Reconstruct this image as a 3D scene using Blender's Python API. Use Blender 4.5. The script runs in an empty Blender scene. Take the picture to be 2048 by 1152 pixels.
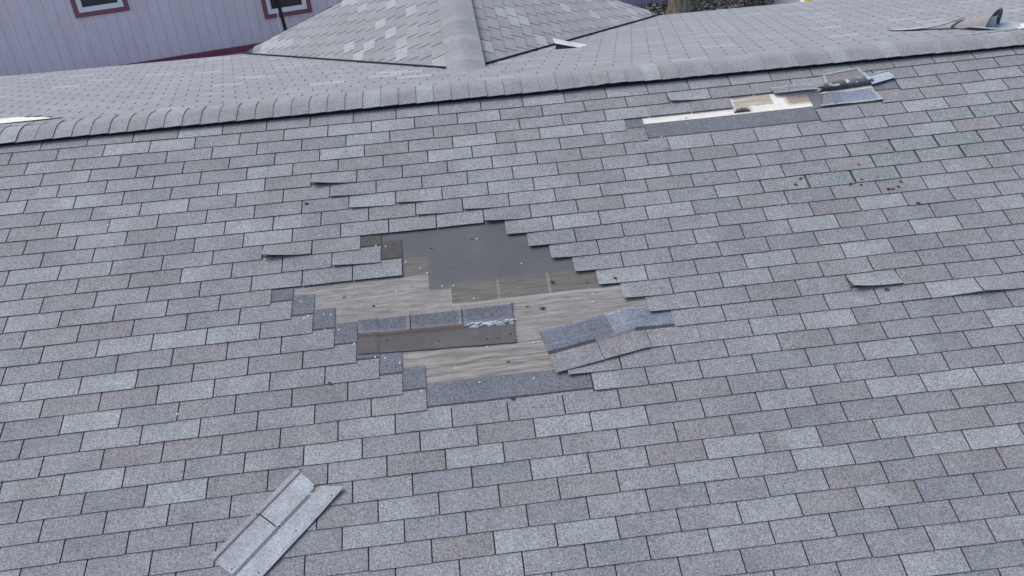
import bpy, bmesh, math, random
from mathutils import Vector, Matrix, noise
import array
random.seed(7)
S = bpy.context.scene
IN = 0.0254
PIT = 0.2662842860625086           # main roof pitch (3.3 in 12)
SP, CP, TP = math.sin(PIT), math.cos(PIT), math.tan(PIT)
RHO = 0.966791                      # course exposure = 5 in * RHO
E5 = 5 * RHO
YR = 9.5                            # ridge line above the bottom of course 0, inches

# ---------------------------------------------------------------- camera
cam_d = bpy.data.cameras.new('camera'); cam = bpy.data.objects.new('camera', cam_d)
S.collection.objects.link(cam)
R = ((0.9929030, -0.1039384, -0.0577962), (-0.1070345, -0.5691608, -0.8152298), (0.0518384, 0.8156303, -0.5762465))
M = Matrix(((R[0][0], -R[1][0], -R[2][0]), (R[0][1], -R[1][1], -R[2][1]), (R[0][2], -R[1][2], -R[2][2])))
M = M.to_4x4(); M.translation = Vector((2.80925106, -6.34011426, 2.6841142))
cam.matrix_world = M
cam_d.sensor_width = 36; cam_d.lens = 1850 / 2048 * 36
cam_d.clip_start = 0.05; cam_d.clip_end = 600
S.camera = cam

# ---------------------------------------------------------------- light
SUN_EL, SUN_AZ = math.radians(56), math.radians(-70)    # azimuth from +y towards -x (behind the ridge, left)
w = bpy.data.worlds.new('World'); S.world = w; w.use_nodes = True
nt = w.node_tree; bg = nt.nodes['Background']
sky = nt.nodes.new('ShaderNodeTexSky'); sky.sky_type = 'NISHITA'; sky.sun_disc = False
sky.sun_elevation = SUN_EL; sky.sun_rotation = SUN_AZ
sky.air_density = 1.0; sky.dust_density = 6.0; sky.ozone_density = 1.0; sky.altitude = 200
nt.links.new(sky.outputs[0], bg.inputs[0]); bg.inputs[1].default_value = 0.15
sd = bpy.data.lights.new('sun', 'SUN'); sd.energy = 0.7; sd.angle = math.radians(45); sd.color = (1.0, 0.98, 0.95)
so = bpy.data.objects.new('sun', sd); S.collection.objects.link(so)
dv = Vector((math.sin(SUN_AZ) * math.cos(SUN_EL), math.cos(SUN_AZ) * math.cos(SUN_EL), math.sin(SUN_EL)))
so.rotation_euler = dv.to_track_quat('Z', 'Y').to_euler(); so.location = (0, 0, 12)
S.view_settings.view_transform = 'Standard'; S.view_settings.look = 'None'
S.view_settings.exposure = 0.62; S.view_settings.gamma = 1.0

# ---------------------------------------------------------------- materials
def mat(name, rough=0.85, spec=0.3, metal=0.0):
    m = bpy.data.materials.new(name); m.use_nodes = True
    b = m.node_tree.nodes['Principled BSDF']
    b.inputs['Roughness'].default_value = rough; b.inputs['Specular IOR Level'].default_value = spec
    b.inputs['Metallic'].default_value = metal
    return m, m.node_tree, b
def N(t, k, **a):
    n = t.nodes.new(k)
    for q, v in a.items(): setattr(n, q, v)
    return n
def math_(t, op, a, b=None, c=None, clamp=False):
    n = N(t, 'ShaderNodeMath', operation=op); n.use_clamp = clamp
    for i, v in enumerate((a, b, c)):
        if v is None: continue
        if isinstance(v, (int, float)): n.inputs[i].default_value = v
        else: t.links.new(v, n.inputs[i])
    return n.outputs[0]
def mix(t, f, a, b, mode='MIX'):
    n = N(t, 'ShaderNodeMix', data_type='RGBA', blend_type=mode)
    for s, v in ((n.inputs[0], f), (n.inputs[6], a), (n.inputs[7], b)):
        if isinstance(v, (int, float)): s.default_value = v
        elif isinstance(v, tuple): s.default_value = (*v, 1) if len(v) == 3 else v
        else: t.links.new(v, s)
    return n.outputs[2]
def coords(t, kind='Object', scale=(1, 1, 1)):
    tc = N(t, 'ShaderNodeTexCoord'); mp = N(t, 'ShaderNodeMapping'); mp.inputs['Scale'].default_value = scale
    t.links.new(tc.outputs[kind], mp.inputs[0]); return mp.outputs[0]
def nz(t, v, scale, detail=2, rough=0.55, dist=0.0):
    n = N(t, 'ShaderNodeTexNoise'); n.inputs['Scale'].default_value = scale; n.inputs['Detail'].default_value = detail
    n.inputs['Roughness'].default_value = rough; n.inputs['Distortion'].default_value = dist
    t.links.new(v, n.inputs['Vector']); return n.outputs['Fac']
def remap(t, v, a, b, c, d):
    n = N(t, 'ShaderNodeMapRange'); t.links.new(v, n.inputs[0])
    for i, x in enumerate((a, b, c, d)): n.inputs[i + 1].default_value = x
    return n.outputs[0]
def bump(t, b, h, strength, dist=0.01):
    n = N(t, 'ShaderNodeBump'); n.inputs['Strength'].default_value = strength; n.inputs['Distance'].default_value = dist
    t.links.new(h, n.inputs['Height']); t.links.new(n.outputs[0], b.inputs['Normal'])

def shingle_mat(name, contrast=1.0):
    m, t, b = mat(name, 0.92, 0.18)
    at = N(t, 'ShaderNodeAttribute'); at.attribute_name = 'tone'
    v = coords(t)
    g = nz(t, v, 105, 2, 0.75)                      # granules
    g2 = nz(t, v, 260, 1, 0.5)
    f = math_(t, 'ADD', remap(t, g, 0.3, 0.7, 1 - .52 * contrast, 1 + .52 * contrast), remap(t, g2, 0.3, 0.7, -.13 * contrast, .13 * contrast))
    pt = nz(t, v, 7, 3, 0.6)                       # patches of wear
    f = math_(t, 'MULTIPLY', f, remap(t, pt, 0.3, 0.7, .92 * .76, 1.08 * .76))
    pt2 = nz(t, v, 1.7, 4, 0.65); f = math_(t, 'MULTIPLY', f, remap(t, pt2, 0.3, 0.7, .93, 1.07))
    pt3 = nz(t, v, 22, 3, 0.7); f = math_(t, 'MULTIPLY', f, remap(t, pt3, 0.3, 0.7, .93, 1.07))
    c = mix(t, 1.0, at.outputs['Color'], (1, 1, 1), 'MULTIPLY')
    vm = N(t, 'ShaderNodeVectorMath', operation='SCALE'); t.links.new(c, vm.inputs[0]); t.links.new(f, vm.inputs['Scale'])
    # granule colours drift between brown and blue
    hue = nz(t, v, 45, 2, 0.6)
    tint = mix(t, remap(t, hue, .35, .65, 0, 1), (1.03, 1.0, .97), (.965, 1.0, 1.04))
    t.links.new(mix(t, 1.0, vm.outputs[0], tint, 'MULTIPLY'), b.inputs['Base Color'])
    b.inputs['Sheen Weight'].default_value = .32; b.inputs['Sheen Roughness'].default_value = .45
    bump(t, b, g, 0.35, 0.003)
    return m
M_SH = shingle_mat('asphalt shingle granules')
M_CAP = shingle_mat('ridge cap granules', 0.85)
M_GREEN = shingle_mat('green grey shingle granules', 1.25)
M_UNDER = shingle_mat('shingle underside asphalt', 0.35)

def plain(name, col, rough=0.7, spec=0.3, metal=0.0, var=0.12, scale=12, bmp=0.0):
    m, t, b = mat(name, rough, spec, metal)
    v = coords(t); n = nz(t, v, scale, 4, 0.6)
    c = tuple(x * (1 - var) for x in col); d = tuple(min(1, x * (1 + var)) for x in col)
    t.links.new(mix(t, remap(t, n, .3, .7, 0, 1), c, d), b.inputs['Base Color'])
    if bmp: bump(t, b, n, bmp, 0.01)
    return m
M_BLACK = plain('black ridge vent', (.012, .013, .016), .8, .2)
M_NAIL = plain('galvanised nail head', (.50, .50, .49), .5, .5, .3, .1, 80)
M_HOLE = plain('nail hole', (.012, .012, .014), .9, .1)
M_LEAF = plain('dead leaf', (.06, .045, .035), .9, .1)
M_PALEMET = plain('pale sheet metal', (.50, .52, .56), .5, .4, .1, .08, 20)
M_VENT = plain('weathered brown grey vent paint', (.195, .192, .205), .7, .3, .0, .12, 25)
M_VENTIN = plain('bluish galvanised metal', (.36, .42, .46), .5, .4, .3, .12, 15)
M_FASCIA = plain('dark fascia board', (.10, .045, .065), .7, .3)
M_STUCCO = plain('lavender painted wall', (.3, .3, .4), .85, .2)
M_WHITE = plain('white vinyl', (.72, .76, .80), .45, .4, 0, .04, 5)
M_TRIM = plain('plum painted trim', (.21, .09, .11), .75, .3, 0, .12, 9)
M_SKIRT = plain('plum painted skirting', (.19, .06, .10), .75, .3, 0, .1, 9)
M_GLASS = None
m, t, b = mat('dark window glass', .08, .5); b.inputs['Base Color'].default_value = (.012, .018, .022, 1); M_GLASS = m
M_POLE = plain('black lamp post paint', (.008, .009, .014), .45, .4, 0, .1, 8)
M_LENS = plain('lamp lens', (.8, .82, .85), .2, .5, 0, .02, 5)
M_CONC = plain('grey concrete ground', (.30, .31, .33), .9, .2, 0, .12, 1.2, .1)
M_YELLOW = plain('yellow hydrant paint', (.75, .60, .10), .5, .4, 0, .1, 9)
M_BRANCH = plain('grey brown twigs', (.14, .12, .10), .9, .1, 0, .3, 30)
M_GREENL = plain('dark ivy leaves', (.10, .11, .08), .8, .2, 0, .5, 9)
M_LITTER = plain('brown leaf litter', (.26, .24, .24), .9, .1, 0, .6, 14)

def bark():
    m, t, b = mat('tree bark', .95, .1); v = coords(t, scale=(1, 1, .12)); n = nz(t, v, 26, 5, .7, .3)
    t.links.new(mix(t, remap(t, n, .35, .65, 0, 1), (.06, .052, .045), (.27, .24, .21)), b.inputs['Base Color']); bump(t, b, n, .9, .03)
    return m
M_BARK = bark()

def siding(name, c1, pitch, w):
    """vertical grooved board siding; uses UV (metres along the wall, height)"""
    m, t, b = mat(name, .8, .25); uv = coords(t, 'UV')
    sx = N(t, 'ShaderNodeSeparateXYZ'); t.links.new(uv, sx.inputs[0])
    fr = math_(t, 'FRACT', math_(t, 'DIVIDE', sx.outputs[0], pitch))
    g = math_(t, 'LESS_THAN', math_(t, 'ABSOLUTE', math_(t, 'SUBTRACT', fr, .5)), w / pitch / 2)
    n = nz(t, coords(t, 'UV', (1, .25, 1)), 3, 4, .6); n2 = nz(t, coords(t, 'UV', (12, 1, 1)), 4, 3, .6)
    c = mix(t, remap(t, n, .3, .7, 0, 1), tuple(x * .93 for x in c1), tuple(x * 1.07 for x in c1))
    c = mix(t, remap(t, n2, .35, .65, 0, .18), c, tuple(x * .8 for x in c1))
    c = mix(t, g, c, tuple(x * .6 for x in c1))
    t.links.new(c, b.inputs['Base Color'])
    h = math_(t, 'SUBTRACT', 1.0, g); bump(t, b, h, .6, .008)
    return m
M_SIDING = siding('lavender grey grooved siding', (.62, .585, .645), .20, .008)
M_FENCE = siding('violet grey fence boards', (.17, .175, .25), .155, .02)

def wood():
    """weathered sheathing; UV.x = inches along the course, UV.y = course number"""
    m, t, b = mat('weathered plywood sheathing', .85, .2); uv = N(t, 'ShaderNodeTexCoord').outputs['UV']
    sx = N(t, 'ShaderNodeSeparateXYZ'); t.links.new(uv, sx.inputs[0]); X, r = sx.outputs[0], sx.outputs[1]
    mp = N(t, 'ShaderNodeMapping'); mp.inputs['Scale'].default_value = (.035, 1.9, 1); t.links.new(uv, mp.inputs[0])
    n1 = nz(t, mp.outputs[0], 1.6, 6, .62, 1.6)
    mp2 = N(t, 'ShaderNodeMapping'); mp2.inputs['Scale'].default_value = (.05, 7, 1); t.links.new(uv, mp2.inputs[0])
    n2 = nz(t, mp2.outputs[0], 2.2, 4, .7, .8)
    mp3 = N(t, 'ShaderNodeMapping'); mp3.inputs['Scale'].default_value = (.06, .28, 1); t.links.new(uv, mp3.inputs[0])
    n3 = nz(t, mp3.outputs[0], 1.7, 3, .5)
    mpw = N(t, 'ShaderNodeMapping'); mpw.inputs['Scale'].default_value = (.045, 1.0, 1); t.links.new(uv, mpw.inputs[0])
    wv = N(t, 'ShaderNodeTexWave', wave_type='BANDS', bands_direction='Y'); wv.inputs['Scale'].default_value = .75; wv.inputs['Distortion'].default_value = 14
    wv.inputs['Detail'].default_value = 3; wv.inputs['Detail Scale'].default_value = .8; wv.inputs['Detail Roughness'].default_value = .62
    t.links.new(mpw.outputs[0], wv.inputs['Vector']); wf_ = wv.outputs['Fac']
    mp4 = N(t, 'ShaderNodeMapping'); mp4.inputs['Scale'].default_value = (.09, 9, 1); t.links.new(uv, mp4.inputs[0]); n4 = nz(t, mp4.outputs[0], 2.0, 3, .7)
    light = mix(t, remap(t, wf_, .15, .85, 0, 1), (.31, .312, .312), (.38, .384, .384))
    light = mix(t, remap(t, n2, .50, .62, 0, .8), light, (.47, .468, .455))
    light = mix(t, remap(t, n2, .36, .47, .8, 0), light, (.17, .16, .148))
    light = mix(t, remap(t, wf_, .0, .06, .25, 0), light, (.17, .16, .15))
    light = mix(t, remap(t, n3, .42, .62, 0, .5), light, (.29, .262, .25))
    light = mix(t, remap(t, n4, .54, .64, 0, .75), light, (.13, .12, .108))
    light = mix(t, remap(t, n3, .30, .42, .35, 0), light, (.17, .16, .15))
    light = mix(t, remap(t, n4, .34, .42, .55, 0), light, (.50, .50, .485))
    low = remap(t, r, 16.5, 17.2, 0, .45)
    light = mix(t, low, light, mix(t, remap(t, math_(t, 'ADD', math_(t, 'MULTIPLY', wf_, .18), math_(t, 'MULTIPLY', n2, .82)), .35, .62, 0, 1), (.14, .128, .108), (.42, .415, .39)))
    brown = mix(t, remap(t, n2, .4, .62, 0, 1), (.14, .135, .125), (.25, .242, .228))
    brown = mix(t, remap(t, n4, .55, .66, 0, .55), brown, (.10, .09, .085))
    brown = mix(t, remap(t, n4, .33, .40, .45, 0), brown, (.34, .33, .31))
    dark = mix(t, remap(t, n3, .3, .7, 0, 1), (.134, .141, .158), (.160, .167, .184))
    dark = mix(t, remap(t, n4, .50, .72, 0, .35), dark, (.08, .082, .09))
    dark = mix(t, remap(t, n2, .60, .70, 0, .4), dark, (.21, .212, .22))
    dark = mix(t, remap(t, n4, .30, .36, .5, 0), dark, (.24, .24, .245))
    def step(v, a, s): return remap(t, v, a - s, a + s, 0, 1)
    def inv(v): return math_(t, 'SUBTRACT', 1.0, v)
    def both(*a):
        o = a[0]
        for q in a[1:]: o = math_(t, 'MULTIPLY', o, q)
        return o
    wob = math_(t, 'MULTIPLY', math_(t, 'SUBTRACT', n1, .5), .5)
    rw = math_(t, 'ADD', r, wob)
    Xw = math_(t, 'ADD', X, math_(t, 'MULTIPLY', wob, 2.0))
    # brown, once covered zone: right of 107 in down to 14.08; 96-107 down to 12.3 / 13.1
    z1 = both(step(X, 107.2, .06), inv(step(r, 14.08, .03)))
    z2 = both(step(X, 102.0, .06), inv(step(r, 13.06, .04)))
    z3 = both(step(X, 95, .1), inv(step(rw, 12.05, .12)))
    zb = math_(t, 'MAXIMUM', math_(t, 'MAXIMUM', z1, z2), z3)
    c = mix(t, zb, light, brown)
    d1 = both(step(Xw, 102.2, .8), inv(step(rw, 12.85, .28)))
    d2 = inv(step(rw, 10.75, .22))
    zd = math_(t, 'MAXIMUM', d1, d2)
    c = mix(t, zd, c, dark)
    # pale vertical traces of old shingle joints and the light seam
    for x0, r0, r1, wd, a in ((118.4, 12.85, 14.1, .28, .38), (130.5, 12.7, 14.1, .34, .42), (101.9, 12.0, 13.1, .15, .5), (107.1, 13.0, 14.1, .13, .7)):
        g = both(inv(step(math_(t, 'ABSOLUTE', math_(t, 'SUBTRACT', X, x0)), wd, .12)), step(r, r0, .12), inv(step(r, r1, .04)), remap(t, n2, .3, .6, .3, 1))
        c = mix(t, math_(t, 'MULTIPLY', g, a), c, (.46, .44, .38))
    seam = both(inv(step(math_(t, 'ABSOLUTE', math_(t, 'SUBTRACT', rw, 14.13)), .05, .04)), step(X, 107, .1))
    c = mix(t, math_(t, 'MULTIPLY', seam, .55), c, (.5, .49, .46))
    # small knots
    for kx, kr, s in ((128.1, 14.95, .55), (88.9, 13.68, .3), (124.6, 14.75, .3), (118.5, 17.84, .35), (139.6, 13.7, .3), (82, 12.95, .35)):
        q = math_(t, 'ADD', math_(t, 'POWER', math_(t, 'ABSOLUTE', math_(t, 'DIVIDE', math_(t, 'SUBTRACT', X, kx), 1.5 * s)), 2.0), math_(t, 'POWER', math_(t, 'ABSOLUTE', math_(t, 'DIVIDE', math_(t, 'SUBTRACT', r, kr), .18 * s)), 2.0))
        c = mix(t, math_(t, 'MULTIPLY', inv(step(q, 1, .6)), .85), c, (.06, .055, .05))
    c = mix(t, 1.0, c, (.60, .615, .625), 'MULTIPLY')
    t.links.new(c, b.inputs['Base Color']); bump(t, b, n2, .35, .003)
    return m
M_WOOD = wood()
def pale_wood():
    m, t, b = mat('pale bare sheathing', .8, .2); uv = N(t, 'ShaderNodeTexCoord').outputs['UV']
    sx = N(t, 'ShaderNodeSeparateXYZ'); t.links.new(uv, sx.inputs[0]); X, r = sx.outputs[0], sx.outputs[1]
    mp = N(t, 'ShaderNodeMapping'); mp.inputs['Scale'].default_value = (.05, 3, 1); t.links.new(uv, mp.inputs[0]); n = nz(t, mp.outputs[0], 2, 4, .6, .6)
    c = mix(t, remap(t, n, .3, .7, 0, 1), (.50, .50, .48), (.66, .66, .64))
    tan = mix(t, remap(t, n, .35, .65, 0, 1), (.25, .225, .185), (.42, .39, .335))
    mq = N(t, 'ShaderNodeMapping'); mq.inputs['Scale'].default_value = (.5, 3, 1); t.links.new(uv, mq.inputs[0]); jn = nz(t, mq.outputs[0], 1.5, 4, .7)
    j0 = math_(t, 'SUBTRACT', jn, .5); X = math_(t, 'ADD', X, math_(t, 'MULTIPLY', j0, 2.2)); r = math_(t, 'ADD', r, math_(t, 'MULTIPLY', j0, .45))
    c = mix(t, remap(t, jn, .5, .75, 0, .5), c, (.40, .385, .35))
    def box(x0, x1, r0, r1, s=.25, q=.05):
        a = remap(t, X, x0 - s, x0 + s, 0, 1)
        for v, e, w_ in ((X, x1, s), (r, r1, q)): a = math_(t, 'MULTIPLY', a, remap(t, v, e - w_, e + w_, 1, 0))
        return math_(t, 'MULTIPLY', a, remap(t, r, r0 - q, r0 + q, 0, 1))
    c = mix(t, box(190.6, 201.6, 1.0, 1.93), c, tan)
    c = mix(t, box(205.5, 214.5, 1.42, 2.15, .9, .12), c, (.25, .225, .19))
    c = mix(t, box(190.4, 194.5, 1.95, 2.33, .9, .1), c, (.12, .11, .11))
    t.links.new(c, b.inputs['Base Color']); return m
M_PALE = pale_wood()
TONETABLE = '0:0D,24B,36L,48B,132L,192L,204B;1:-7D,17L,29L,65L,77L,89L,113L,125B,149B,161B,173L,185B,209L;2:-14B,10B,22B,82L,106B,154L,178B,262L;3:3L,27D,39B,51D,75L,87B,111L,123B,135L,231B,243B,255L,267D;4:56L,80B,104L,140B,152B,236L;5:-11L,1L,25D,37B,49L,61B,109L,121L,133B,145B,169L,217L;6:6D,18B,30L,102B,138B,174B,234L,246B;7:-1B,23L,59B,83L,95L,119L,131B,155L,179L;8:-8B,16L,28B,40L,52L,88B,100B,160B,172D,196D,208B;9:33D,57L,141B;10:2L,14L,62B,74B,122B,134L,158L,182B,194D,218B,230L,242B;11:19B,31B,43L,199B,211L;12:0L,12B,168D,192L,216D,240L;13:5L,53B,221L;14:10B,22B,142L,190B,202L,226B;15:3D,27L,39L,51L,171L,195B,207B,219D,231D;16:44B,176B,200L,212B;17:1L,13L,25L,37D,217L;18:6B,18B,30B,42L,54L,174L,186L,210D,222D;19:11D,23L,35D,47B,59D,71B,143D,167L,179B,191B,227L;20:40L,76D,88B,172D,184D,196L,208D;21:33B,45B,57B,69B,81L,93L,141B,153B,165D;22:14L,26L,50D,74L,110B,122L,134L,170L,182B,194L,206L,218L;23:31D,43L,55B,91B,103L,151B,175D,211B;24:84L,96D,120L,144B,156L,168L,192L,204B;25:77B,89L,113B,125B,149L,173L,197L,209L;26:82L,118D,142D,166D,178B,202B,214B;27:99B,111L,123L,159L,171B,183B,207D;28:152L,176D,188D;29:205L;30:186L,198D'
# ---------------------------------------------------------------- helpers
col = S.collection
def tag(o, label=None, cat=None, group=None, kind=None):
    if label: o['label'] = label
    if cat: o['category'] = cat
    if group: o['group'] = group
    if kind: o['kind'] = kind
    return o
def empty(name, loc, label, cat, group=None):
    o = bpy.data.objects.new(name, None); o.location = loc; o.empty_display_size = .2; col.objects.link(o)
    return tag(o, label, cat, group)
class MB:
    """collects vertices (world metres), faces, a tone and uv per face corner, material slot per face"""
    def __init__(s): s.v, s.f, s.c, s.m, s.uv = [], [], [], [], []
    def face(s, pts, tone=(.3, .3, .3), mi=0, uv=None):
        b = len(s.v); s.v += [tuple(p) for p in pts]; s.f.append(tuple(range(b, b + len(pts)))); s.c.append(tone); s.m.append(mi); s.uv.append(uv)
    def grid(s, fn, nu, nv, tone, mi=0, flip=False, uvf=None, tf=None):
        b = len(s.v)
        for j in range(nv + 1):
            for i in range(nu + 1): s.v.append(tuple(fn(i / nu, j / nv)))
        for j in range(nv):
            for i in range(nu):
                q = [b + j * (nu + 1) + i, b + j * (nu + 1) + i + 1, b + (j + 1) * (nu + 1) + i + 1, b + (j + 1) * (nu + 1) + i]
                uu = [(i / nu, j / nv), ((i + 1) / nu, j / nv), ((i + 1) / nu, (j + 1) / nv), (i / nu, (j + 1) / nv)]
                if flip: q.reverse(); uu.reverse()
                s.f.append(tuple(q)); s.c.append(tf((i + .5) / nu, (j + .5) / nv) if tf else tone); s.m.append(mi)
                s.uv.append([uvf(*a) for a in uu] if uvf else None)
    def slab(s, top, bot, nu, nv, tone, edge, mi=0, under=None, emi=None, tf=None):
        """closed sheet between two surfaces; top(u,v), bot(u,v)"""
        s.grid(top, nu, nv, tone, mi, tf=tf)
        if under is not None: s.grid(bot, nu, nv, under, mi if emi is None else emi, flip=True)
        e = mi if emi is None else emi
        for a in range(nu):
            u0, u1 = a / nu, (a + 1) / nu
            s.face([bot(u0, 0), bot(u1, 0), top(u1, 0), top(u0, 0)], edge, e)
            s.face([bot(u1, 1), bot(u0, 1), top(u0, 1), top(u1, 1)], edge, e)
        for a in range(nv):
            v0, v1 = a / nv, (a + 1) / nv
            s.face([bot(0, v1), bot(0, v0), top(0, v0), top(0, v1)], edge, e)
            s.face([bot(1, v0), bot(1, v1), top(1, v1), top(1, v0)], edge, e)
    def box(s, x0, x1, y0, y1, z0, z1, mi=0, fr=None, tone=(.3, .3, .3)):
        fr = fr or (lambda x, y, z: (x, y, z))
        P = [fr(x, y, z) for z in (z0, z1) for y in (y0, y1) for x in (x0, x1)]
        for q in ((0, 2, 3, 1), (4, 5, 7, 6), (0, 1, 5, 4), (2, 6, 7, 3), (0, 4, 6, 2), (1, 3, 7, 5)):
            s.face([P[i] for i in q], tone, mi)
    def tube(s, pts, radii, n=10, mi=0, cap=True):
        rings = []
        for i, p in enumerate(pts):
            p = Vector(p); a = Vector(pts[max(0, i - 1)]); b = Vector(pts[min(len(pts) - 1, i + 1)]); d = (b - a).normalized()
            x = d.cross(Vector((.13, .2, .97))); x = x.normalized() if x.length > 1e-3 else Vector((1, 0, 0)); y = d.cross(x)
            rings.append([p + radii[i] * (math.cos(2 * math.pi * k / n) * x + math.sin(2 * math.pi * k / n) * y) for k in range(n)])
        for a, b in zip(rings, rings[1:]):
            for k in range(n): s.face([a[k], a[(k + 1) % n], b[(k + 1) % n], b[k]][::-1], mi=mi)
        if cap: s.face(rings[0], mi=mi); s.face(rings[-1][::-1], mi=mi)
    def build(s, name, mats, parent=None, smooth=False, origin=None, uv=False, merge=True):
        me = bpy.data.meshes.new(name)
        if origin is None:
            if parent is not None:
                origin = Vector((0, 0, 0)); q = parent
                while q is not None: origin += q.location; q = q.parent
            else:
                n = len(s.v); origin = Vector((sum(p[0] for p in s.v) / n, sum(p[1] for p in s.v) / n, min(p[2] for p in s.v)))
        origin = Vector(origin)
        me.from_pydata([(p[0] - origin.x, p[1] - origin.y, p[2] - origin.z) for p in s.v], [], s.f)
        for q in (mats if isinstance(mats, (list, tuple)) else [mats]): me.materials.append(q)
        me.polygons.foreach_set('material_index', s.m)
        ca = me.color_attributes.new('tone', 'FLOAT_COLOR', 'CORNER'); buf = array.array('f')
        for f, c in zip(s.f, s.c): buf.extend((c[0], c[1], c[2], 1.0) * len(f))
        ca.data.foreach_set('color', buf)
        if uv:
            ul = me.uv_layers.new(name='UVMap'); ub = array.array('f')
            for f, u in zip(s.f, s.uv):
                for k in range(len(f)): ub.extend(u[k] if u else (0, 0))
            ul.data.foreach_set('uv', ub)
        if smooth:
            if merge:
                bm = bmesh.new(); bm.from_mesh(me); bmesh.ops.remove_doubles(bm, verts=bm.verts, dist=1e-5); bm.to_mesh(me); bm.free()
            me.polygons.foreach_set('use_smooth', [True] * len(me.polygons))
            me.set_sharp_from_angle(angle=math.radians(40))
        me.update()
        o = bpy.data.objects.new(name, me); col.objects.link(o)
        if parent is not None: o.parent = parent
        else: o.location = origin
        return o

# slight waviness of the courses over the old roof, in inches
W0 = [0.0779, -0.28, 0.67, 0.0281, -0.3144, -1.1997, 0.4137, 0.5814, 0.5215, -0.2151, -0.3888, -0.4942, 1.6817, -0.1754, -0.456]
W1 = [-0.0368, 0.3911, 0.0007, 0.1374, -0.2454, 0.1951, 0.0976, 0.1099, 0.1958, 0.061, -1.452, 0.1303, 0.0275, 0.0924, -0.1081]
def wob(X, Y):
    x = (min(max(X, -15), 330) - 130) / 130; y = (min(max(Y, -6), 145) - 80) / 80
    a = b = 0.0; n = 0
    for i in range(5):
        for j in range(5 - i):
            q = x ** i * y ** j; a += W0[n] * q; b += W1[n] * q; n += 1
    return a, b
def F(X, r, h=0.0):
    """front slope: X inches along the ridge, r courses down, h inches above the deck -> world"""
    a, b = wob(X, 5 * r)
    y = -5 * r * RHO + b - YR + .10 * noise.noise(Vector((X * .022, r * .35, 8.0))); x = X + a
    h += .12 * noise.noise(Vector((X * .035, r * .2, 3.1)))
    return Vector((x * IN, (y * CP - h * SP) * IN, (y * SP + h * CP) * IN))
def G(X, s, h=0.0):
    """rear slope: s inches down from the ridge"""
    return Vector((X * IN, (s * CP + h * SP) * IN, (-s * SP + h * CP) * IN))
T = .18
TONES = {'L': (.266, .298, .321), 'B': (.218, .226, .243), 'D': (.206, .229, .258), 'M': (.220, .239, .262), 'n': (.233, .254, .277)}
DARK = (.022, .023, .028)
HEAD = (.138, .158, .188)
TABLE = {}
for part_ in TONETABLE.split(';'):
    k_, l_ = part_.split(':')
    for q_ in l_.split(','): TABLE[(int(k_), int(q_[:-1]))] = q_[-1]
def rtone(key=None, wide=.12):
    t = TABLE.get(key) if key else None
    if t is None: t = random.choices('nMMLBD', (30, 30, 14, 8, 9, 9))[0] if key is None else random.choices('nMMDL', (34, 30, 14, 10, 2))[0]
    j = 1 + random.uniform(-.05, .05)
    return tuple(c * j for c in TONES[t])

MISS = {2: (190, 238), 3: (159, 231), 4: (164, 212), 10: (86, 122), 11: (91, 127), 12: (96, 132), 13: (65, 137), 14: (70, 142),
        15: (75, 147), 16: (80, 152), 17: (85, 157), 18: (90, 162), 19: (95, 131), 20: (100, 136)}
GREENR = {5: (241, 277), 7: (215, 251), 8: (220, 256), 9: (189, 225)}
# lifted tabs: (course, left joint) -> (left corner, right corner lift in inches)
LIFT = {(5, 73): (1.6, .1), (6, 78): (.5, 0), (7, 83): (.6, 0), (7, 95): (.6, 0), (8, 100): (.55, 0), (8, 112): (.6, 0), (9, 117): (.75, .1),
        (10, 62): (1.8, .25), (11, 79): (.7, .05), (16, 200): (1.7, .6), (1, 173): (.8, .05), (17, 217): (.05, .8), (17, 229): (.8, .1),
        (10, 122): (.25, 0), (11, 127): (.35, 0), (12, 132): (.4, 0), (13, 137): (.3, 0), (14, 142): (.25, 0), (15, 147): (.4, 0), (16, 152): (.4, 0),
        (20, 136): (.3, 0), (19, 131): (.35, 0), (17, 205): (0, .15)}
def under(r, k): return T * max(0.0, r - (k - 2))
def tabslab(mb, k, x0, x1, tone, n=(3, 2), lift=None, gapw=.14, closed=False, mi=0, jit=True):
    dj = random.uniform(-.018, .018) if jit else 0; dk = random.uniform(-.02, .02) if jit else 0; warp = random.uniform(-.03, .05)
    cu = random.uniform(0, .05)
    def pos(u, v, up):                       # v 0 at butt .. 1 at head
        r = (k + dj + dk * (u - .5)) - 1.02 * v if v < .999 else k - 1.02
        h = under(r, k) + (T if up else 0) + warp * (1 - v) * u * (1 - u) * 4 + cu * (1 - v) ** 3
        if lift:
            e = (1 - v) ** 1.5
            h += e * (lift[0] * (1 - u) ** 1.7 + lift[1] * u ** 1.7)
        X = x0 + gapw + (x1 - x0 - 2 * gapw) * u
        return F(X, r, h)
    e = DARK; g0 = random.uniform(-.11, .11); g1 = random.uniform(-.05, .05)
    t2 = TONES[random.choice('nMLBD')] if random.random() < .42 and gapw < .2 else tone; up_ = random.uniform(.2, .8); sd_ = random.choice((-1, 1)); am = random.uniform(.35, .8)
    def tf(u, v):
        q = min(1, max(0, .5 + sd_ * (u + .15 * (v - .5) - up_) * 3.2)) * am; k_ = 1 + g0 * (u - .5) + g1 * (v - .5)
        return tuple((a * (1 - q) + b_ * q) * k_ for a, b_ in zip(tone, t2))
    mb.slab(lambda u, v: pos(u, v, 1), lambda u, v: pos(u, v, 0), n[0], n[1], tone, e, mi, under=(.03, .03, .035) if (closed or lift) else None, tf=tf)
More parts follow.
